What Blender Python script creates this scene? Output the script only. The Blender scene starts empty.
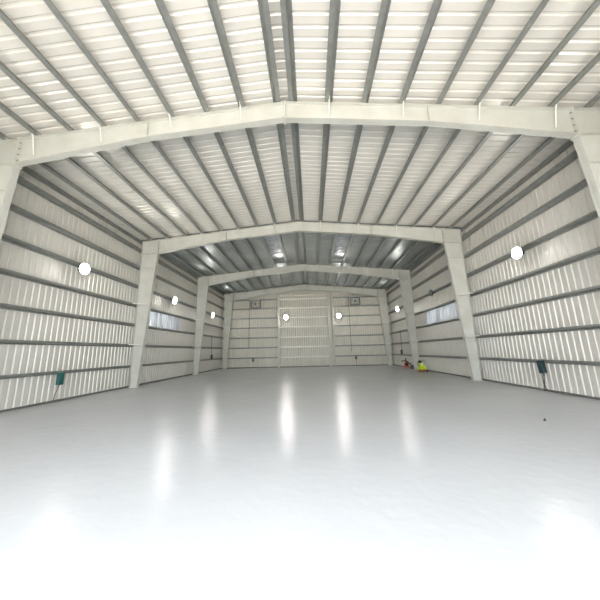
import bpy, bmesh, math, random
from mathutils import Vector, Matrix
random.seed(4)
C = bpy.context.scene.collection
PI = math.pi
# ------------------------------------------------------------------ dimensions
W, HE, HR = 9.1575, 8.2462, 9.106            # outer column face, eave and ridge height of the frames
SL = (HR - HE) / W
YF = [-0.76, 6.8146, 14.4022, 22.1475, 29.52]   # frame planes
GD = 0.255                                   # girt depth
XW = W + GD                                  # inner plane of side sheeting
PD = 0.20                                    # purlin depth
Y0, YB = -1.0, 29.82                         # front and back sheeting
def ztop(x): return HR - SL*abs(x)           # top of rafter / bottom of purlins
def zroof(x): return ztop(x) + PD

# ------------------------------------------------------------------ materials
def mat(name, col, rough=.5, metal=0., spec=.5, var=.0, vscale=2., bump=0., bscale=20., emit=None, estr=0., stretch=None, dirt=None, coat=0.):
    m = bpy.data.materials.new(name); m.use_nodes = True
    nt = m.node_tree; b = nt.nodes['Principled BSDF']
    b.inputs['Roughness'].default_value = rough
    b.inputs['Metallic'].default_value = metal
    b.inputs['Specular IOR Level'].default_value = spec
    b.inputs['Coat Weight'].default_value = coat
    b.inputs['Coat Roughness'].default_value = .15
    tc = nt.nodes.new('ShaderNodeTexCoord'); mp = nt.nodes.new('ShaderNodeMapping')
    nt.links.new(tc.outputs['Object'], mp.inputs['Vector'])
    if stretch: mp.inputs['Scale'].default_value = stretch
    n = nt.nodes.new('ShaderNodeTexNoise'); n.inputs['Scale'].default_value = vscale; n.inputs['Detail'].default_value = 4
    nt.links.new(mp.outputs['Vector'], n.inputs['Vector'])
    r = nt.nodes.new('ShaderNodeValToRGB'); r.color_ramp.elements[0].position = .3; r.color_ramp.elements[1].position = .7
    lo = tuple(c*(1-var) for c in col); hi = tuple(min(1, c*(1+var)) for c in col)
    if dirt: lo = tuple(c*(1-var)*d for c, d in zip(col, dirt))
    r.color_ramp.elements[0].color = (*lo, 1); r.color_ramp.elements[1].color = (*hi, 1)
    nt.links.new(n.outputs['Fac'], r.inputs['Fac']); nt.links.new(r.outputs['Color'], b.inputs['Base Color'])
    if bump:
        n2 = nt.nodes.new('ShaderNodeTexNoise'); n2.inputs['Scale'].default_value = bscale; n2.inputs['Detail'].default_value = 3
        nt.links.new(mp.outputs['Vector'], n2.inputs['Vector'])
        bp = nt.nodes.new('ShaderNodeBump'); bp.inputs['Strength'].default_value = bump; bp.inputs['Distance'].default_value = .02
        nt.links.new(n2.outputs['Fac'], bp.inputs['Height']); nt.links.new(bp.outputs['Normal'], b.inputs['Normal'])
    if emit:
        b.inputs['Emission Color'].default_value = (*emit, 1); b.inputs['Emission Strength'].default_value = estr
    return m
M = {}
M['floor'] = mat('grey_epoxy', (.485, .492, .50), .24, 0, .23, .03, .5, .35, 4.5, coat=0.)
M['sheet'] = mat('beige_sheet', (.68, .655, .60), .36, .1, .5, .03, .8, .08, 3.)
M['roofsheet'] = mat('roof_sheet', (.84, .81, .745), .27, .1, .6, .04, .9, .12, 2.2)
M['bareroof'] = mat('bare_roof_sheet', (.44, .47, .46), .26, .45, .6, .16, .55, .15, 1.6)
M['backsheet'] = mat('back_wall_sheet', (.70, .675, .595), .42, .0, .35, .05, .7, .08, 3.)
M['frame'] = mat('frame_paint', (.63, .635, .585), .45, 0, .5, .05, 1.5, dirt=(.97, .95, .92))
M['galv'] = mat('galvanised_steel', (.31, .32, .30), .4, .4, .5, .12, 6.)
M['galvl'] = mat('pale_girt', (.82, .80, .72), .35, .1, .5, .08, 6.)
M['white'] = mat('white_steel', (.82, .82, .78), .4, 0, .5, .02)
M['base'] = mat('base_angle', (.17, .165, .15), .6, .2, .5, .15, 8.)
M['teal'] = mat('teal_plastic', (.015, .10, .095), .4, 0, .5, .05)
M['dteal'] = mat('dark_teal_plastic', (.012, .04, .045), .4, 0, .5, .05)
M['black'] = mat('black_rubber', (.018, .018, .018), .5, 0, .5, .1)
M['dgrey'] = mat('dark_grey_metal', (.07, .075, .07), .45, .3, .5, .1)
M['mgrey'] = mat('mid_grey_plastic', (.22, .23, .23), .5, 0, .5, .1)
M['lime'] = mat('lime_plastic', (.62, .78, .03), .5, 0, .5, .08, 8.)
M['orange'] = mat('orange_brown_paint', (.42, .19, .07), .5, 0, .5, .15, 8.)
M['red'] = mat('dark_red_paint', (.13, .03, .02), .45, 0, .5, .15, 8.)
M['pink'] = mat('pale_red_paint', (.55, .23, .18), .5, 0, .5, .1, 8.)
M['concrete'] = mat('outdoor_concrete', (.50, .47, .43), .8, 0, .3, .1, 1., .2, 20.)
M['lens'] = mat('lit_lamp', (.9, .9, .9), .3, emit=(1, .985, .93), estr=105.)
def translucent(name, col, tr):
    m = mat(name, col, .25, 0, .6, .03); nt = m.node_tree; b = nt.nodes['Principled BSDF']
    t = nt.nodes.new('ShaderNodeBsdfTranslucent'); t.inputs['Color'].default_value = (*tr, 1)
    tc = nt.nodes.new('ShaderNodeTexCoord'); mp = nt.nodes.new('ShaderNodeMapping'); mp.inputs['Scale'].default_value = (.6, 1.6, .25) if 'wall' in name else (.3, 1., .3)
    nz = nt.nodes.new('ShaderNodeTexNoise'); nz.inputs['Scale'].default_value = 2.2; rp = nt.nodes.new('ShaderNodeValToRGB')
    rp.color_ramp.elements[0].position = .36; rp.color_ramp.elements[1].position = .66
    rp.color_ramp.elements[0].color = (*[c*.45 for c in tr], 1); rp.color_ramp.elements[1].color = (*[c*1.2 for c in tr], 1)
    nt.links.new(tc.outputs['Object'], mp.inputs['Vector']); nt.links.new(mp.outputs['Vector'], nz.inputs['Vector'])
    nt.links.new(nz.outputs['Fac'], rp.inputs['Fac']); nt.links.new(rp.outputs['Color'], t.inputs['Color'])
    mx = nt.nodes.new('ShaderNodeMixShader'); mx.inputs['Fac'].default_value = .5
    nt.links.new(b.outputs[0], mx.inputs[1]); nt.links.new(t.outputs[0], mx.inputs[2])
    nt.links.new(mx.outputs[0], nt.nodes['Material Output'].inputs['Surface']); return m
M['panel'] = translucent('translucent_wall_sheet', (.58, .60, .61), (.44, .45, .46))
M['skylight'] = translucent('translucent_roof_sheet', (.45, .47, .48), (.15, .155, .16))
M['lensoff'] = mat('unlit_lamp_glass', (.16, .17, .17), .15, 0, .6, .02)

# ------------------------------------------------------------------ mesh helpers
def box(bm, x0, x1, y0, y1, z0, z1, mtx=None):
    v = [bm.verts.new((x, y, z)) for x in (x0, x1) for y in (y0, y1) for z in (z0, z1)]
    for f in ((0,1,3,2),(4,6,7,5),(0,4,5,1),(2,3,7,6),(0,2,6,4),(1,5,7,3)): bm.faces.new([v[i] for i in f])
    if mtx:
        for q in v: q.co = mtx @ q.co
def prism(bm, poly, axis, a, b):
    """extrude a closed 2-D polygon along an axis ('x': poly is (y,z); 'y': poly is (x,z); 'z': (x,y))"""
    def P(p, t):
        return {'x': (t, p[0], p[1]), 'y': (p[0], t, p[1]), 'z': (p[0], p[1], t)}[axis]
    A = [bm.verts.new(P(p, a)) for p in poly]; B = [bm.verts.new(P(p, b)) for p in poly]
    n = len(poly); bm.faces.new(A); bm.faces.new(B[::-1])
    for i in range(n): bm.faces.new((A[i], B[i], B[(i+1) % n], A[(i+1) % n]))
def tube(bm, pts, r, n=8):
    pts = [Vector(p) for p in pts]; rings = []
    for i, p in enumerate(pts):
        d = (pts[min(i+1, len(pts)-1)] - pts[max(i-1, 0)]).normalized()
        up = Vector((0, 0, 1)) if abs(d.z) < .9 else Vector((1, 0, 0))
        a = d.cross(up).normalized(); b = d.cross(a)
        rings.append([bm.verts.new(p + a*r*math.cos(2*PI*k/n) + b*r*math.sin(2*PI*k/n)) for k in range(n)])
    for A, B in zip(rings, rings[1:]):
        for k in range(n): bm.faces.new((A[k], A[(k+1) % n], B[(k+1) % n], B[k]))
    bm.faces.new(rings[0][::-1]); bm.faces.new(rings[-1])
def lathe(bm, prof, n=24, mtx=None, caps=True):
    """prof: list of (r, z); axis z"""
    rings = []
    for r, z in prof:
        rings.append([bm.verts.new((r*math.cos(2*PI*k/n), r*math.sin(2*PI*k/n), z)) for k in range(n)])
    for A, B in zip(rings, rings[1:]):
        for k in range(n): bm.faces.new((A[k], A[(k+1) % n], B[(k+1) % n], B[k]))
    if caps: bm.faces.new(rings[0][::-1]); bm.faces.new(rings[-1])
    if mtx:
        for R_ in rings:
            for v in R_: v.co = mtx @ v.co
def mesh(name, fn, m, parent=None, smooth=False, bevel=0.):
    bm = bmesh.new(); fn(bm)
    bmesh.ops.recalc_face_normals(bm, faces=bm.faces)
    me = bpy.data.meshes.new(name); bm.to_mesh(me); bm.free()
    me.materials.append(M[m] if isinstance(m, str) else m)
    if smooth:
        for p in me.polygons: p.use_smooth = True
    o = bpy.data.objects.new(name, me); C.objects.link(o)
    if bevel:
        bv = o.modifiers.new('bevel', 'BEVEL'); bv.width = bevel; bv.segments = 2; bv.limit_method = 'ANGLE'
    if parent: o.parent = parent
    return o
def tag(o, label, cat, group=None):
    o['label'] = label; o['category'] = cat
    if group: o['group'] = group
    return o
def thing(name, label, cat, loc=(0, 0, 0), rz=0., group=None):
    o = bpy.data.objects.new(name, None); C.objects.link(o)
    o.location = loc; o.rotation_euler = (0, 0, rz)
    return tag(o, label, cat, group)
def structure(o): o['kind'] = 'structure'; return o
def copy_tree(o, parent=None):
    c = o.copy(); C.objects.link(c); c.parent = parent
    for ch in list(o.children): copy_tree(ch, c)
    return c

# ------------------------------------------------------------------ floor, outside apron
structure(mesh('floor', lambda b: box(b, -XW-.1, XW+.1, Y0-.1, YB+.1, -.2, 0), 'floor'))
structure(mesh('ground', lambda b: box(b, -40, 40, -60, Y0-.1, -.3, -.02), 'concrete'))

# ------------------------------------------------------------------ ribbed sheeting
PITCH = .232
def profile(a, b, pitch=PITCH, depth=.032, pan=.68, top=.12):
    """list of (t, outward offset) along a..b: flat pans with a narrow rib pushed outward"""
    out = [(a, 0.)]; t = a
    fl = (1-pan-top)/2
    while t + pitch < b:
        out += [(t+pitch*pan, 0.), (t+pitch*(pan+fl), depth), (t+pitch*(pan+fl+top), depth), (t+pitch, 0.)]
        t += pitch
    out.append((b, 0.)); return out
def sheet(bm, pts_lo, pts_hi, thick):
    """pts_lo/hi: two matching polylines (inner face); thick: outward vector"""
    th = Vector(thick)
    A = [bm.verts.new(p) for p in pts_lo]; B = [bm.verts.new(p) for p in pts_hi]
    D = [bm.verts.new(Vector(p)+th) for p in pts_lo]; E = [bm.verts.new(Vector(p)+th) for p in pts_hi]
    n = len(A)
    for i in range(n-1):
        bm.faces.new((A[i], A[i+1], B[i+1], B[i])); bm.faces.new((D[i], E[i], E[i+1], D[i+1]))
        bm.faces.new((A[i], D[i], D[i+1], A[i+1])); bm.faces.new((B[i], B[i+1], E[i+1], E[i]))
    bm.faces.new((A[0], B[0], E[0], D[0])); bm.faces.new((A[-1], D[-1], E[-1], B[-1]))
NP = int((YB-Y0)/PITCH)
def snap(y): return Y0 + round((y-Y0)/PITCH)*PITCH
HOLE = {-1: (snap(15.2), snap(19.8), 3.33, 4.44), 1: (snap(15.2), snap(20.5), 3.33, 4.44)}     # translucent strips
def wall_strip(bm, s, y0, y1, z0, z1):
    pr = profile(y0, y1)
    sheet(bm, [(s*(XW+d), t, z0) for t, d in pr], [(s*(XW+d), t, z1) for t, d in pr], (s*.012, 0, 0))
def side_wall(s):
    ya, yb, za, zb = HOLE[s]
    def f(bm):
        wall_strip(bm, s, Y0, YB, 0, za); wall_strip(bm, s, Y0, YB, zb, zroof(XW)+.02)
        wall_strip(bm, s, Y0, ya, za, zb); wall_strip(bm, s, yb, YB, za, zb)
    return f
for s, side in ((-1, 'left'), (1, 'right')):
    tag(mesh('translucent_panel', lambda b: wall_strip(b, s, *HOLE[s]), 'panel'),
        'bluish white translucent ribbed sheet glowing between two girts of the %s wall' % side, 'wall panel', 'translucent wall sheets')
structure(mesh('wall_left', side_wall(-1), 'sheet')); structure(mesh('wall_right', side_wall(1), 'sheet'))
def back_wall(bm):
    pr = profile(-XW, XW, .24, .042, .55, .18)
    i = max(k for k, (t, d) in enumerate(pr) if t < 0)
    pr.insert(i+1, (0., pr[i][1] if pr[i][1] == pr[i+1][1] else 0.))
    sheet(bm, [(t, YB+d, 0) for t, d in pr], [(t, YB+d, zroof(t)+.02) for t, d in pr], (0, .012, 0))
structure(mesh('wall_back', back_wall, 'backsheet'))
DX, DZ = 5.6, 6.4                                 # open hangar doorway behind the camera
def front_wall(bm):
    for a, b, z in ((-XW, -DX, 0), (-DX, 0, DZ), (0, DX, DZ), (DX, XW, 0)):
        pr = profile(a, b)
        sheet(bm, [(t, Y0-d, z) for t, d in pr], [(t, Y0-d, zroof(t)+.02) for t, d in pr], (0, -.012, 0))
structure(mesh('wall_front', front_wall, 'sheet'))
RP = .25
def rsnap(y): return Y0 + round((y-Y0)/RP)*RP
RH = {-1: (1.40, 2.32), 1: (2.48, 3.39)}                       # skylight strips between two purlins
RY = [(rsnap(15.2), rsnap(19.5)), (rsnap(20.8), rsnap(21.6))]
def roof_strip(bm, s, x0, x1, y0, y1):
    pr = profile(y0, y1, RP, .022 if y0 < Y0+.1 else .036, .64, .14)
    sheet(bm, [(s*x0, t, zroof(x0)+d) for t, d in pr], [(s*x1, t, zroof(x1)+d) for t, d in pr], (0, 0, .012))
YS = rsnap(YF[2])
def roof(bm):                                                  # bays nearest the entrance: pale liner sheets
    for s in (-1, 1): roof_strip(bm, s, 0, XW+.05, Y0, YS)
def bare_roof(bm):                                             # the two far bays: bare bluish sheets
    for s in (-1, 1):
        a, b = RH[s]
        roof_strip(bm, s, 0, a, YS, YB+.05); roof_strip(bm, s, b, XW+.05, YS, YB+.05)
        for y0, y1 in ((YS, RY[0][0]), (RY[0][1], RY[1][0]), (RY[1][1], YB+.05)): roof_strip(bm, s, a, b, y0, y1)
structure(mesh('ceiling', bare_roof, 'bareroof'))
for s, side in ((-1, 'left'), (1, 'right')):
    for (y0, y1), d in zip(RY, ('long bluish skylight strip in the roof, %s of the ridge', 'short bright skylight piece in the roof just before the third frame, %s of the ridge')):
        tag(mesh('skylight_strip', lambda b: roof_strip(b, s, *RH[s], y0, y1), 'skylight'), d % side, 'skylight', 'skylight strips in the roof')
structure(mesh('ceiling', roof, 'roofsheet'))
# base angles along the foot of the walls
structure(mesh('baseboard_left', lambda b: box(b, -XW, -XW+.05, Y0, YB, 0, .07), 'base'))
structure(mesh('baseboard_right', lambda b: box(b, XW-.05, XW, Y0, YB, 0, .07), 'base'))
structure(mesh('baseboard_back', lambda b: box(b, -XW+.05, XW-.05, YB-.05, YB, 0, .08), 'base'))

# ------------------------------------------------------------------ portal frames
KN, KD, RD, BW = .9436, .7646, .56, .42      # knee width, knee depth, ridge depth, column foot width
FW, FT, WT = .10, .014, .010                 # half flange width, flange and web thickness
ZK = HE - KD
def column(s):
    xo, xb, xk = s*W, s*(W-BW), s*(W-KN)
    def f(b):
        prism(b, [(xo, .02), (xb, .02), (xk, ZK), (xk, ztop(xk)-.0), (xo, HE)], 'y', -WT, WT)        # web incl. haunch
        prism(b, [(xo, .02), (xo-s*FT, .02), (xo-s*FT, HE), (xo, HE)], 'y', -FW, FW)                  # outer flange
        prism(b, [(xb, .02), (xb+s*FT, .02), (xk+s*FT, ZK), (xk, ZK)], 'y', -FW, FW)                  # inner flange
        prism(b, [(xo-s*FT, ZK-.012), (xk, ZK-.012), (xk, ZK+.012), (xo-s*FT, ZK+.012)], 'y', -FW, FW)  # knee stiffener
        prism(b, [(xo-s*FT, HE-.014), (xo-s*FT, HE), (xk, ztop(xk)), (xk, ztop(xk)-.014)], 'y', -FW, FW)
        xs = s*(W-BW-(KN-BW)*6.6/ZK)
        prism(b, [(xo-s*FT, 6.59), (xs+s*FT, 6.59), (xs+s*FT, 6.61), (xo-s*FT, 6.61)], 'y', -FW*.8, FW*.8)  # splice stiffener
    return f
def rafter(s):
    xk = s*(W-KN-.02)
    zb0, zb1 = ZK, HR-RD
    xm = s*4.2; zbm = ztop(xm)-.56
    def f(b):
        prism(b, [(xk, ztop(xk)), (0, HR), (0, zb1), (xm, zbm), (xk, zb0)], 'y', -WT, WT)
        prism(b, [(xk, ztop(xk)), (0, HR), (0, HR-FT), (xk, ztop(xk)-FT)], 'y', -FW, FW)
        prism(b, [(xk, zb0), (xm, zbm), (xm, zbm+FT), (xk, zb0+FT)], 'y', -FW, FW)
        prism(b, [(xm, zbm), (0, zb1), (0, zb1+FT), (xm, zbm+FT)], 'y', -FW, FW)
        prism(b, [(xm-.008, zbm), (xm+.008, zbm), (xm+.008, ztop(xm)-FT), (xm-.008, ztop(xm)-FT)], 'y', -FW, FW)
    return f
PX = [.25, 1.32, 2.40, 3.47, 4.55, 5.62, 6.65, 7.70, 8.70]
GZ = [1.13, 2.24, 3.37, 4.47, 5.57, 6.67, 7.73]
def inner_x(z): return W-BW-(KN-BW)*z/ZK
def bottom_z(x):
    x = abs(x); xk = W-KN-.02
    if x < 4.2: return HR-RD + (ztop(4.2)-.56-(HR-RD))*x/4.2
    return ztop(4.2)-.56 + (ZK-(ztop(4.2)-.56))*(x-4.2)/(xk-4.2)
def make_frame():
    t = thing('steel_portal_frame', '', 'steel frame')
    for s in (-1, 1):
        mesh('column', column(s), 'frame', t); mesh('rafter', rafter(s), 'frame', t)
        mesh('base_plate', lambda b: box(b, s*(W-BW/2)-BW/2-.03, s*(W-BW/2)+BW/2+.03, -.14, .14, 0, .02), 'frame', t)
        xk = s*(W-KN-.01)
        ep = mesh('end_plate', lambda b: box(b, xk-.022, xk+.022, -.12, .12, ZK-.06, ztop(xk)-.0), 'frame', t)
        for k in range(4):
            for sd in (-1, 1):
                def bolt(b, k=k, sd=sd):
                    z = ZK+.1+k*.2
                    mt = Matrix.Translation((xk, sd*.07, z)) @ Matrix.Rotation(PI/2, 4, 'Y')
                    lathe(b, [(.019, -.06), (.019, .06)], 6, mt)
                mesh('bolt', bolt, 'galv', ep)
        for i, x in enumerate(PX):
            if i % 2 == 0: continue                                   # light flange braces at every second purlin
            xx = s*x; zt = ztop(xx); zb = bottom_z(xx)
            mesh('flange_brace', lambda b: tube(b, [(xx+s*.012, -.22, zt+.10), (xx+s*.012, -.135, zt-.10), (xx+s*.012, -.03, zb+.2)], .024, 4), 'white', t)
        for z in (GZ[1], GZ[3]):
            xi = s*inner_x(z)
            mesh('flange_brace', lambda b: tube(b, [(s*(W+.02), -.42, z+.02), (xi+s*.12, -.125, z)], .032, 4), 'white', t)
        for x in PX:
            xx = s*x
            mesh('purlin_cleat', lambda b: box(b, xx+.001, xx+.009, -.07, .07, ztop(xx)-.005, ztop(xx)+.15), 'frame', t)
    mesh('ridge_plate', lambda b: box(b, -.02, .02, -.12, .12, HR-RD-.05, HR+.005), 'frame', t)
    return t
FL = ['cream steel portal frame nearest the viewer, its bolted knee at the top left',
      'cream steel portal frame standing between the first and second pairs of wall lamps',
      'cream steel portal frame standing just past the unlit lamp, lime machine at its foot',
      'cream steel end frame standing against the back wall, farthest and smallest of the frames']
fr0 = make_frame(); frames = [fr0] + [copy_tree(fr0) for _ in YF[2:]]
for f_, y, l in zip(frames, YF[1:], FL): f_.location = (0, y, 0); tag(f_, l, 'steel frame', 'portal frames across the hall')

# ------------------------------------------------------------------ purlins and girts (individual continuous members)
ORD = ['first', 'second', 'third', 'fourth', 'fifth', 'sixth', 'seventh', 'eighth', 'ninth']
LT = .005
def zsec(b0, b1, F):      # Z section as polygons in (u, v): web along v from 0..d
    return
def purlin(s, x):
    def f(b):
        xx = s*x; z0 = ztop(xx); z1 = z0+PD-.002; fl = .125
        prism(b, [(xx-.004, z0), (xx+.004, z0), (xx+.004, z1), (xx-.004, z1)], 'y', Y0+.02, YB-.01)
        prism(b, [(xx, z0), (xx-s*fl, z0+SL*fl*1.0), (xx-s*fl, z0+SL*fl+.006), (xx, z0+.006)], 'y', Y0+.02, YB-.01)
        prism(b, [(xx-s*fl, z0+.002+SL*fl), (xx-s*fl+s*.005, z0+.002+SL*fl), (xx-s*fl+s*.005, z0+.024), (xx-s*fl, z0+.024)], 'y', Y0+.02, YB-.01)
        prism(b, [(xx, z1-.006), (xx+s*fl, z1-.006-SL*fl), (xx+s*fl, z1-SL*fl), (xx, z1)], 'y', Y0+.02, YB-.01)
    return f
for s, side in ((-1, 'left'), (1, 'right')):
    for i, x in enumerate(PX):
        o = mesh('roof_purlin', purlin(s, x), 'galv')
        tag(o, 'grey steel purlin under the roof, %s one %s of the ridge' % (ORD[i], side), 'purlin', 'purlins under the roof')
    xe = s*(XW-.002)
    def strut(b):
        z0 = zroof(XW)-.24; z1 = zroof(XW)-.004
        prism(b, [(xe, z0), (xe-s*.006, z0), (xe-s*.006, z1), (xe, z1)], 'y', Y0+.02, YB-.01)
        prism(b, [(xe, z0), (xe-s*.12, z0), (xe-s*.12, z0+.007), (xe, z0+.007)], 'y', Y0+.02, YB-.01)
        prism(b, [(xe-s*.12, z0), (xe-s*.114, z0), (xe-s*.114, z0+.03), (xe-s*.12, z0+.03)], 'y', Y0+.02, YB-.01)
    tag(mesh('eave_strut', strut, 'galv'), 'dark grey eave strut where the %s wall meets the roof' % side, 'strut', 'eave struts')
def girt_section(s, z, up=1):
    """(x,z) polygons of a lying Z: horizontal web, inner flange and outer flange"""
    xi, xo = s*(W+.003), s*(XW-.002)
    return [[(xi, z-.004), (xo, z-.004), (xo, z+.004), (xi, z+.004)],
            [(xi, z-.004), (xi+s*.006, z-.004), (xi+s*.006, z+.075), (xi, z+.075)],
            [(xi, z+.069), (xi+s*.02, z+.069), (xi+s*.02, z+.075), (xi, z+.075)],
            [(xo, z+.004), (xo-s*.006, z+.004), (xo-s*.006, z-.07), (xo, z-.07)]]
for s, side in ((-1, 'left'), (1, 'right')):
    for i, z in enumerate(GZ):
        def g(b):
            for poly in girt_section(s, z-.03): prism(b, poly, 'y', Y0+.03, YB-.22)
        o = mesh('wall_girt', g, 'galv')
        tag(o, 'grey steel girt along the %s wall, %s one up from the floor' % (side, ORD[i]), 'girt', 'girts on the side walls')
# posts of the back wall
YG0, YG1 = 29.625, YB-.002
def post(x, hw, top, d0=YG0-.003):
    def f(b):
        box(b, x-hw, x+hw, d0, d0+.012, 0, top); box(b, x-hw, x+hw, YG1-.012, YG1, 0, top)
        box(b, x-.006, x+.006, d0+.012, YG1-.012, 0, top)
    return f
GBZ = [1.06, 2.16, 3.25, 4.36, 5.44, 6.54, 7.56]
def bgirt(x0, x1, z):
    def f(b):
        def P(poly): prism(b, poly, 'x', x0, x1)
        yi, yo = YG0, YG1
        P([(yi, z-.004), (yo, z-.004), (yo, z+.004), (yi, z+.004)])
        P([(yi, z-.004), (yi+.006, z-.004), (yi+.006, z+.07), (yi, z+.07)])
        P([(yo, z+.004), (yo-.006, z+.004), (yo-.006, z-.07), (yo, z-.07)])
    return f
tag(mesh('gable_post', post(-2.98, .11, bottom_z(2.98)), 'frame'), 'cream steel post of the back wall left of the bright middle panel', 'post', 'posts of the back wall')
tag(mesh('gable_post', post(2.68, .12, bottom_z(2.68)), 'frame'), 'wide cream steel post of the back wall right of the bright middle panel', 'post', 'posts of the back wall')
tag(mesh('door_jamb', lambda b: box(b, 3.10, 3.18, YG0-.05, YG1, 0, 7.2), 'frame'), 'slim pale upright just right of the back wall post', 'post')
for k, (a, b_, side, m) in enumerate(((-XW+.02, -3.10, 'left part', 'galv'), (-2.86, 2.55, 'pale middle part', 'galvl'), (3.19, XW-.02, 'right part', 'galv'))):
    zs = GBZ + ([7.98] if k == 1 else [])
    for i, z in enumerate(zs):
        o = mesh('back_wall_girt', bgirt(a, b_, z), m)
        tag(o, '%s steel girt across the %s of the back wall, %s from the floor' % ('pale' if k == 1 else 'grey', side.replace('pale ', ''), ORD[i]), 'girt', 'girts on the back wall')

# ------------------------------------------------------------------ lamps
def make_lamp(lit):
    t = thing('wall_lamp', '', 'lamp')        # local +x points into the hall, origin on the girt flange
    mesh('bracket', lambda b: (box(b, 0, .01, -.06, .06, -.08, .08), tube(b, [(.005, 0, 0), (.12, 0, 0), (.15, 0, -.02)], .018, 8)), 'dgrey', t)
    mt = Matrix.Translation((.15, 0, -.02)) @ Matrix.Rotation(PI/2+.12, 4, 'Y')
    mesh('housing', lambda b: lathe(b, [(.05, -.02), (.11, .0), (.15, .03), (.235, .08), (.235, .1), (.2, .1)], 28, mt), 'dgrey', t, True)
    pr = [(.225*math.cos(a), .1+.11*math.sin(a)) for a in [PI/2*k/8 for k in range(8)]] + [(.01, .21)]
    mesh('lens', lambda b: lathe(b, pr, 28, mt), 'lens' if lit else 'lensoff', t, True)
    return t
lit = make_lamp(True); off = make_lamp(False)
LG = 'lamps on the wall girts'
xl = W+.003
spots = [(-xl, 3.0, 5.47, 0, 'lit white lamp on the left wall beside the entrance, out of view'),
         (xl, 3.0, 5.47, PI, 'lit white lamp on the right wall beside the entrance, out of view'),
         (-xl, 10.4, 5.36, 0, 'bright lit lamp on the left wall nearest the viewer, largest glow on that side'),
         (-xl, 17.95, 5.43, 0, 'lit lamp on the left wall between the second and third frames'),
         (-xl, 25.3, 5.37, 0, 'small lit lamp on the left wall in the farthest bay'),
         (xl, 10.43, 5.38, PI, 'bright lit lamp on the right wall nearest the viewer'),
         (xl, 25.4, 5.45, PI, 'small lit lamp on the right wall in the farthest bay'),
         (-2.15, YG0, 5.46, -PI/2, 'lit lamp on the back wall by the left post'),
         (3.72, YG0, 5.46, -PI/2, 'lit lamp on the back wall right of the right post')]
for i, (x, y, z, rz, l) in enumerate(spots):
    o = lit if i == 0 else copy_tree(lit)
    o.location = (x, y, z); o.rotation_euler = (0, 0, rz); tag(o, l, 'lamp', LG)
off.location = (xl, 18.2, 5.45); off.rotation_euler = (0, 0, PI)
tag(off, 'unlit dark lamp on the right wall between the second and third frames', 'lamp', LG)

# ------------------------------------------------------------------ fans on the back wall
def make_fan():
    t = thing('exhaust_fan', '', 'fan')           # local -y faces the hall, origin at the top left of the casing
    w, h, d = 1.12, .92, .3
    def casing(b):
        for a in ((0, w, 0, -.07), (0, w, -h+.07, -h)): box(b, a[0], a[1], -d, 0, a[3], a[2])
        box(b, 0, .07, -d, 0, -h+.07, -.07); box(b, w-.07, w, -d, 0, -h+.07, -.07)
    mesh('casing', casing, 'mgrey', t)
    mesh('hood', lambda b: prism(b, [(-.0, .0), (-.0, .05), (-d-.12, -.0), (-d-.12, -.05)], 'x', -.03, w+.03), 'white', t)
    cx, cz = w/2, -h/2
    def hub(b): lathe(b, [(.03, -.06), (.09, -.04), (.09, .06)], 16, Matrix.Translation((cx, -d*.5, cz)) @ Matrix.Rotation(PI/2, 4, 'X'))
    mesh('motor', hub, 'dgrey', t, True)
    for k in range(5):
        def blade(b, k=k):
            mt = Matrix.Translation((cx, -d*.5, cz)) @ Matrix.Rotation(2*PI*k/5+.3, 4, 'Y') @ Matrix.Rotation(.45, 4, 'X')
            vs = [(.06, -.05), (.2, -.12), (.34, -.11), (.37, .02), (.3, .09), (.08, .05)]
            A = [b.verts.new(mt @ Vector((p[0], -.004, p[1]))) for p in vs]; B = [b.verts.new(mt @ Vector((p[0], .004, p[1]))) for p in vs]
            b.faces.new(A); b.faces.new(B[::-1])
            for i in range(6): b.faces.new((A[i], B[i], B[(i+1) % 6], A[(i+1) % 6]))
        mesh('blade', blade, 'white', t)
    def guard(b):
        for r in (.12, .22, .32, .4):
            tube(b, [(cx+r*math.cos(2*PI*k/24), -d-.01, cz+r*math.sin(2*PI*k/24)) for k in range(25)], .006, 5)
        for k in range(4):
            a = PI*k/4+.2; tube(b, [(cx-.5*math.cos(a), -d-.01, cz-.42*math.sin(a)), (cx+.5*math.cos(a), -d-.01, cz+.42*math.sin(a))], .006, 5)
    mesh('guard', guard, 'dgrey', t)
    return t
fan = make_fan(); fan.location = (-6.15, YG0, 7.5)
tag(fan, 'dark boxed exhaust fan high on the back wall at left', 'fan', 'exhaust fans on the back wall')
fan2 = copy_tree(fan); fan2.location = (5.08, YG0, 7.53)
tag(fan2, 'dark boxed exhaust fan high on the back wall at right', 'fan', 'exhaust fans on the back wall')
def conduit(x, z0, z1, label, y=YG0-.02):
    tag(mesh('conduit', lambda b: tube(b, [(x, y, z1), (x, y, z0)], .025, 8), 'dgrey'), label, 'conduit', 'conduits running down the walls')
conduit(-6.33, 2.2, 7.45, 'dark conduit running down the back wall from the left fan')
conduit(4.93, 1.55, 7.5, 'dark conduit running down the back wall from the right fan')

# ------------------------------------------------------------------ socket boxes under the lowest girt
def make_box(m, cords, h=.46, w=.19):
    t = thing('socket_box', '', 'electrical box')        # local +x into the hall, origin at the top back
    mesh('casing', lambda b: box(b, .01, .17, -w/2, w/2, -h, 0), m, t, bevel=.02)
    mesh('cover', lambda b: box(b, .165, .19, -w/2+.03, w/2-.03, -h*.62, -.05), m, t, bevel=.008)
    mesh('hanger', lambda b: (box(b, -.0, .012, -.05, .05, -.08, .05), box(b, 0, .05, -.05, .05, -.012, .0)), 'galv', t)
    for c in cords:
        mesh('cord', lambda b: tube(b, c, .012, 6), 'black', t)
    return t
b1 = make_box('teal', [[(.09, -.02, -.45), (.09, -.05, -.6), (.08, -.12, -.8), (.08, -.16, -1.0)]])
b1.location = (-W+.005, 10.15, 1.11); tag(b1, 'teal electrical box hanging from the lowest girt on the left wall, cord below', 'electrical box', 'electrical boxes on the walls')
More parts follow.
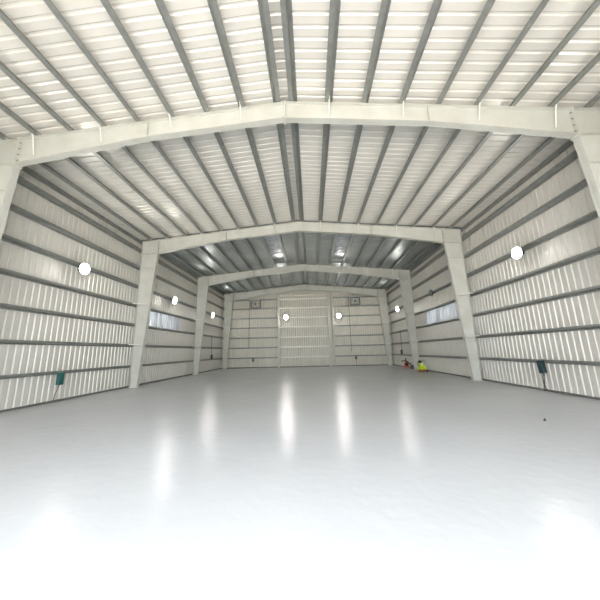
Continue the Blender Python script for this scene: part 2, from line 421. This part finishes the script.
b2 = make_box('dteal', [[(.09, .0, -.44), (.1, -.05, -.6), (.09, -.1, -.75), (.12, -.05, -.9), (.1, -.0, -1.05)],
                        [(.09, .03, -.44), (.14, .08, -.6), (.12, -.02, -.78), (.1, -.12, -.95), (.1, -.14, -1.08)]])
b2.location = (W-.005, 10.5, 1.14); b2.rotation_euler = (.1, 0, PI)
tag(b2, 'dark teal electrical box hanging from the lowest girt on the right wall, looped cords below', 'electrical box', 'electrical boxes on the walls')
def small_box(label, loc, rz, cord):
    t = thing('socket_box', label, 'electrical box', loc, rz, 'electrical boxes on the walls')
    mesh('casing', lambda b: box(b, .0, .15, -.11, .11, -.42, 0), 'dgrey', t, bevel=.015)
    mesh('cover', lambda b: box(b, .15, .17, -.08, .08, -.3, -.04), 'mgrey', t)
    if cord: mesh('cord', lambda b: tube(b, [(.07, 0, -.41), (.07, .02, -.7), (.07, 0, cord)], .014, 6), 'black', t)
small_box('small dark electrical box low on the back wall at left', (-5.83, YG0-.002, 1.12), -PI/2, -1.1)
small_box('small dark electrical box low on the back wall at right', (5.38, YG0-.002, 1.12), -PI/2, -1.1)
small_box('small dark electrical box on the left wall in the farthest bay', (-W, 25.9, 1.55), 0, None)
small_box('small dark electrical box on the right wall in the farthest bay', (W, 25.9, 1.6), PI, None)
for s, side in ((-1, 'left'), (1, 'right')):
    tag(mesh('conduit', lambda b: tube(b, [(s*(W-.03), 25.9, 3.42), (s*(W-.03), 25.9, 1.552 if s < 0 else 1.602)], .02, 8), 'dgrey'),
        'thin dark conduit down the %s wall in the farthest bay' % side, 'conduit', 'conduits running down the walls')

# ------------------------------------------------------------------ equipment by the right wall
t = thing('floor_machine', 'lime yellow floor machine with black handle and orange base beside the right column', 'machine', (8.62, 20.35, 0), .2); t.scale = (.88, .88, .9)
mesh('base', lambda b: lathe(b, [(.30, .03), (.34, .06), (.34, .16), (.28, .2)], 28), 'orange', t, True)
def body(b):
    prism(b, [(-.34, .2), (.35, .2), (.3, .36), (.14, .56), (.02, .76), (-.16, .72), (-.26, .5)], 'y', -.2, .2)
mesh('body', body, 'lime', t, bevel=.04)
mesh('label_plate', lambda b: box(b, -.2, -.04, -.212, -.2, .5, .66), 'white', t)
def head(b):
    lathe(b, [(.1, .7), (.13, .74), (.12, .86), (.06, .9)], 16, Matrix.Translation((-.14, 0, .0)))
mesh('motor_head', head, 'black', t, True)
mesh('handle', lambda b: tube(b, [(-.26, 0, .45), (-.36, 0, .62), (-.34, 0, .8), (-.2, 0, .88)], .03, 8), 'black', t, True)
for sy in (-1, 1):
    mesh('wheel', lambda b: lathe(b, [(.07, -.02), (.07, .02)], 16, Matrix.Translation((.3, sy*.22, .07)) @ Matrix.Rotation(PI/2, 4, 'X')), 'black', t)

t = thing('concrete_grinder', 'dark red walk-behind machine standing behind the lime machine, by the right wall', 'machine', (8.9, 24.4, 0), .1); t.scale = (.8, .8, .9)
mesh('guard_ring', lambda b: lathe(b, [(.34, .02), (.38, .04), (.38, .16), (.26, .22)], 28), 'pink', t, True)
mesh('engine', lambda b: (box(b, -.16, .2, -.16, .16, .2, .5), box(b, -.06, .12, -.1, .1, .5, .62)), 'red', t, bevel=.02)
mesh('post', lambda b: tube(b, [(-.02, 0, .5), (-.04, 0, .96)], .06, 8), 'red', t)
def bar(b):
    tube(b, [(-.44, 0, .68), (-.05, 0, .74), (.3, 0, .52), (.42, 0, .4)], .045, 8)
mesh('handlebar', bar, 'red', t)
for x, z in ((-.46, .68), (.43, .39)):
    mesh('grip', lambda b: lathe(b, [(.05, -.06), (.05, .06)], 12, Matrix.Translation((x, 0, z)) @ Matrix.Rotation(PI/2, 4, 'Y')), 'black', t)

t = thing('grey_bucket', 'grey bucket standing on the floor between the red and lime machines', 'bucket', (8.98, 23.3, 0))
mesh('shell', lambda b: lathe(b, [(.13, 0), (.17, .34), (.185, .34), (.185, .36), (.155, .36), (.12, .02)], 24), 'mgrey', t, True)
mesh('handle', lambda b: tube(b, [(.18*math.cos(a), 0, .34+.2*math.sin(a)) for a in [PI*k/12 for k in range(13)]], .01, 6), 'dgrey', t)
tag(mesh('anchor_bolt', lambda b: lathe(b, [(.035, 0), (.035, .012), (.018, .014), (.018, .05)], 6, Matrix.Translation((5.86, 6.72, 0))), 'dgrey'),
    'small dark bolt lying alone on the grey floor at right', 'bolt')

# ------------------------------------------------------------------ daylight outside the open doorway
w = bpy.data.worlds.new('sky'); bpy.context.scene.world = w; w.use_nodes = True
bg = w.node_tree.nodes['Background']; bg.inputs['Color'].default_value = (.89, .945, 1.0, 1); bg.inputs['Strength'].default_value = 6.
sun = bpy.data.objects.new('sun', bpy.data.lights.new('sun', 'SUN')); C.objects.link(sun)
sun.data.energy = 28.; sun.data.angle = .01; sun.data.color = (1, .97, .93)
sun.rotation_euler = Vector((.1, -.45, -1.)).to_track_quat('-Z', 'Y').to_euler()

# ------------------------------------------------------------------ camera
yaw, pitch, roll, fpx = .0371, .1899, -.0241, 265.49
F = Vector((-math.sin(yaw)*math.cos(pitch), math.cos(yaw)*math.cos(pitch), math.sin(pitch)))
R0 = Vector((math.cos(yaw), math.sin(yaw), 0)); U0 = R0.cross(F)
R = math.cos(roll)*R0 + math.sin(roll)*U0; U = -math.sin(roll)*R0 + math.cos(roll)*U0
cam = bpy.data.objects.new('camera', bpy.data.cameras.new('camera')); C.objects.link(cam)
cam.matrix_world = Matrix(((R.x, U.x, -F.x, .5657), (R.y, U.y, -F.y, 0), (R.z, U.z, -F.z, 1.7), (0, 0, 0, 1)))
cam.data.sensor_width = 36; cam.data.lens = fpx*36/600; cam.data.clip_start = .05; cam.data.clip_end = 500
sc = bpy.context.scene; sc.camera = cam
sc.view_settings.view_transform = 'Standard'; sc.view_settings.look = 'None'
sc.view_settings.gamma = 1; sc.view_settings.use_curve_mapping = False
sc.view_settings.exposure = .55
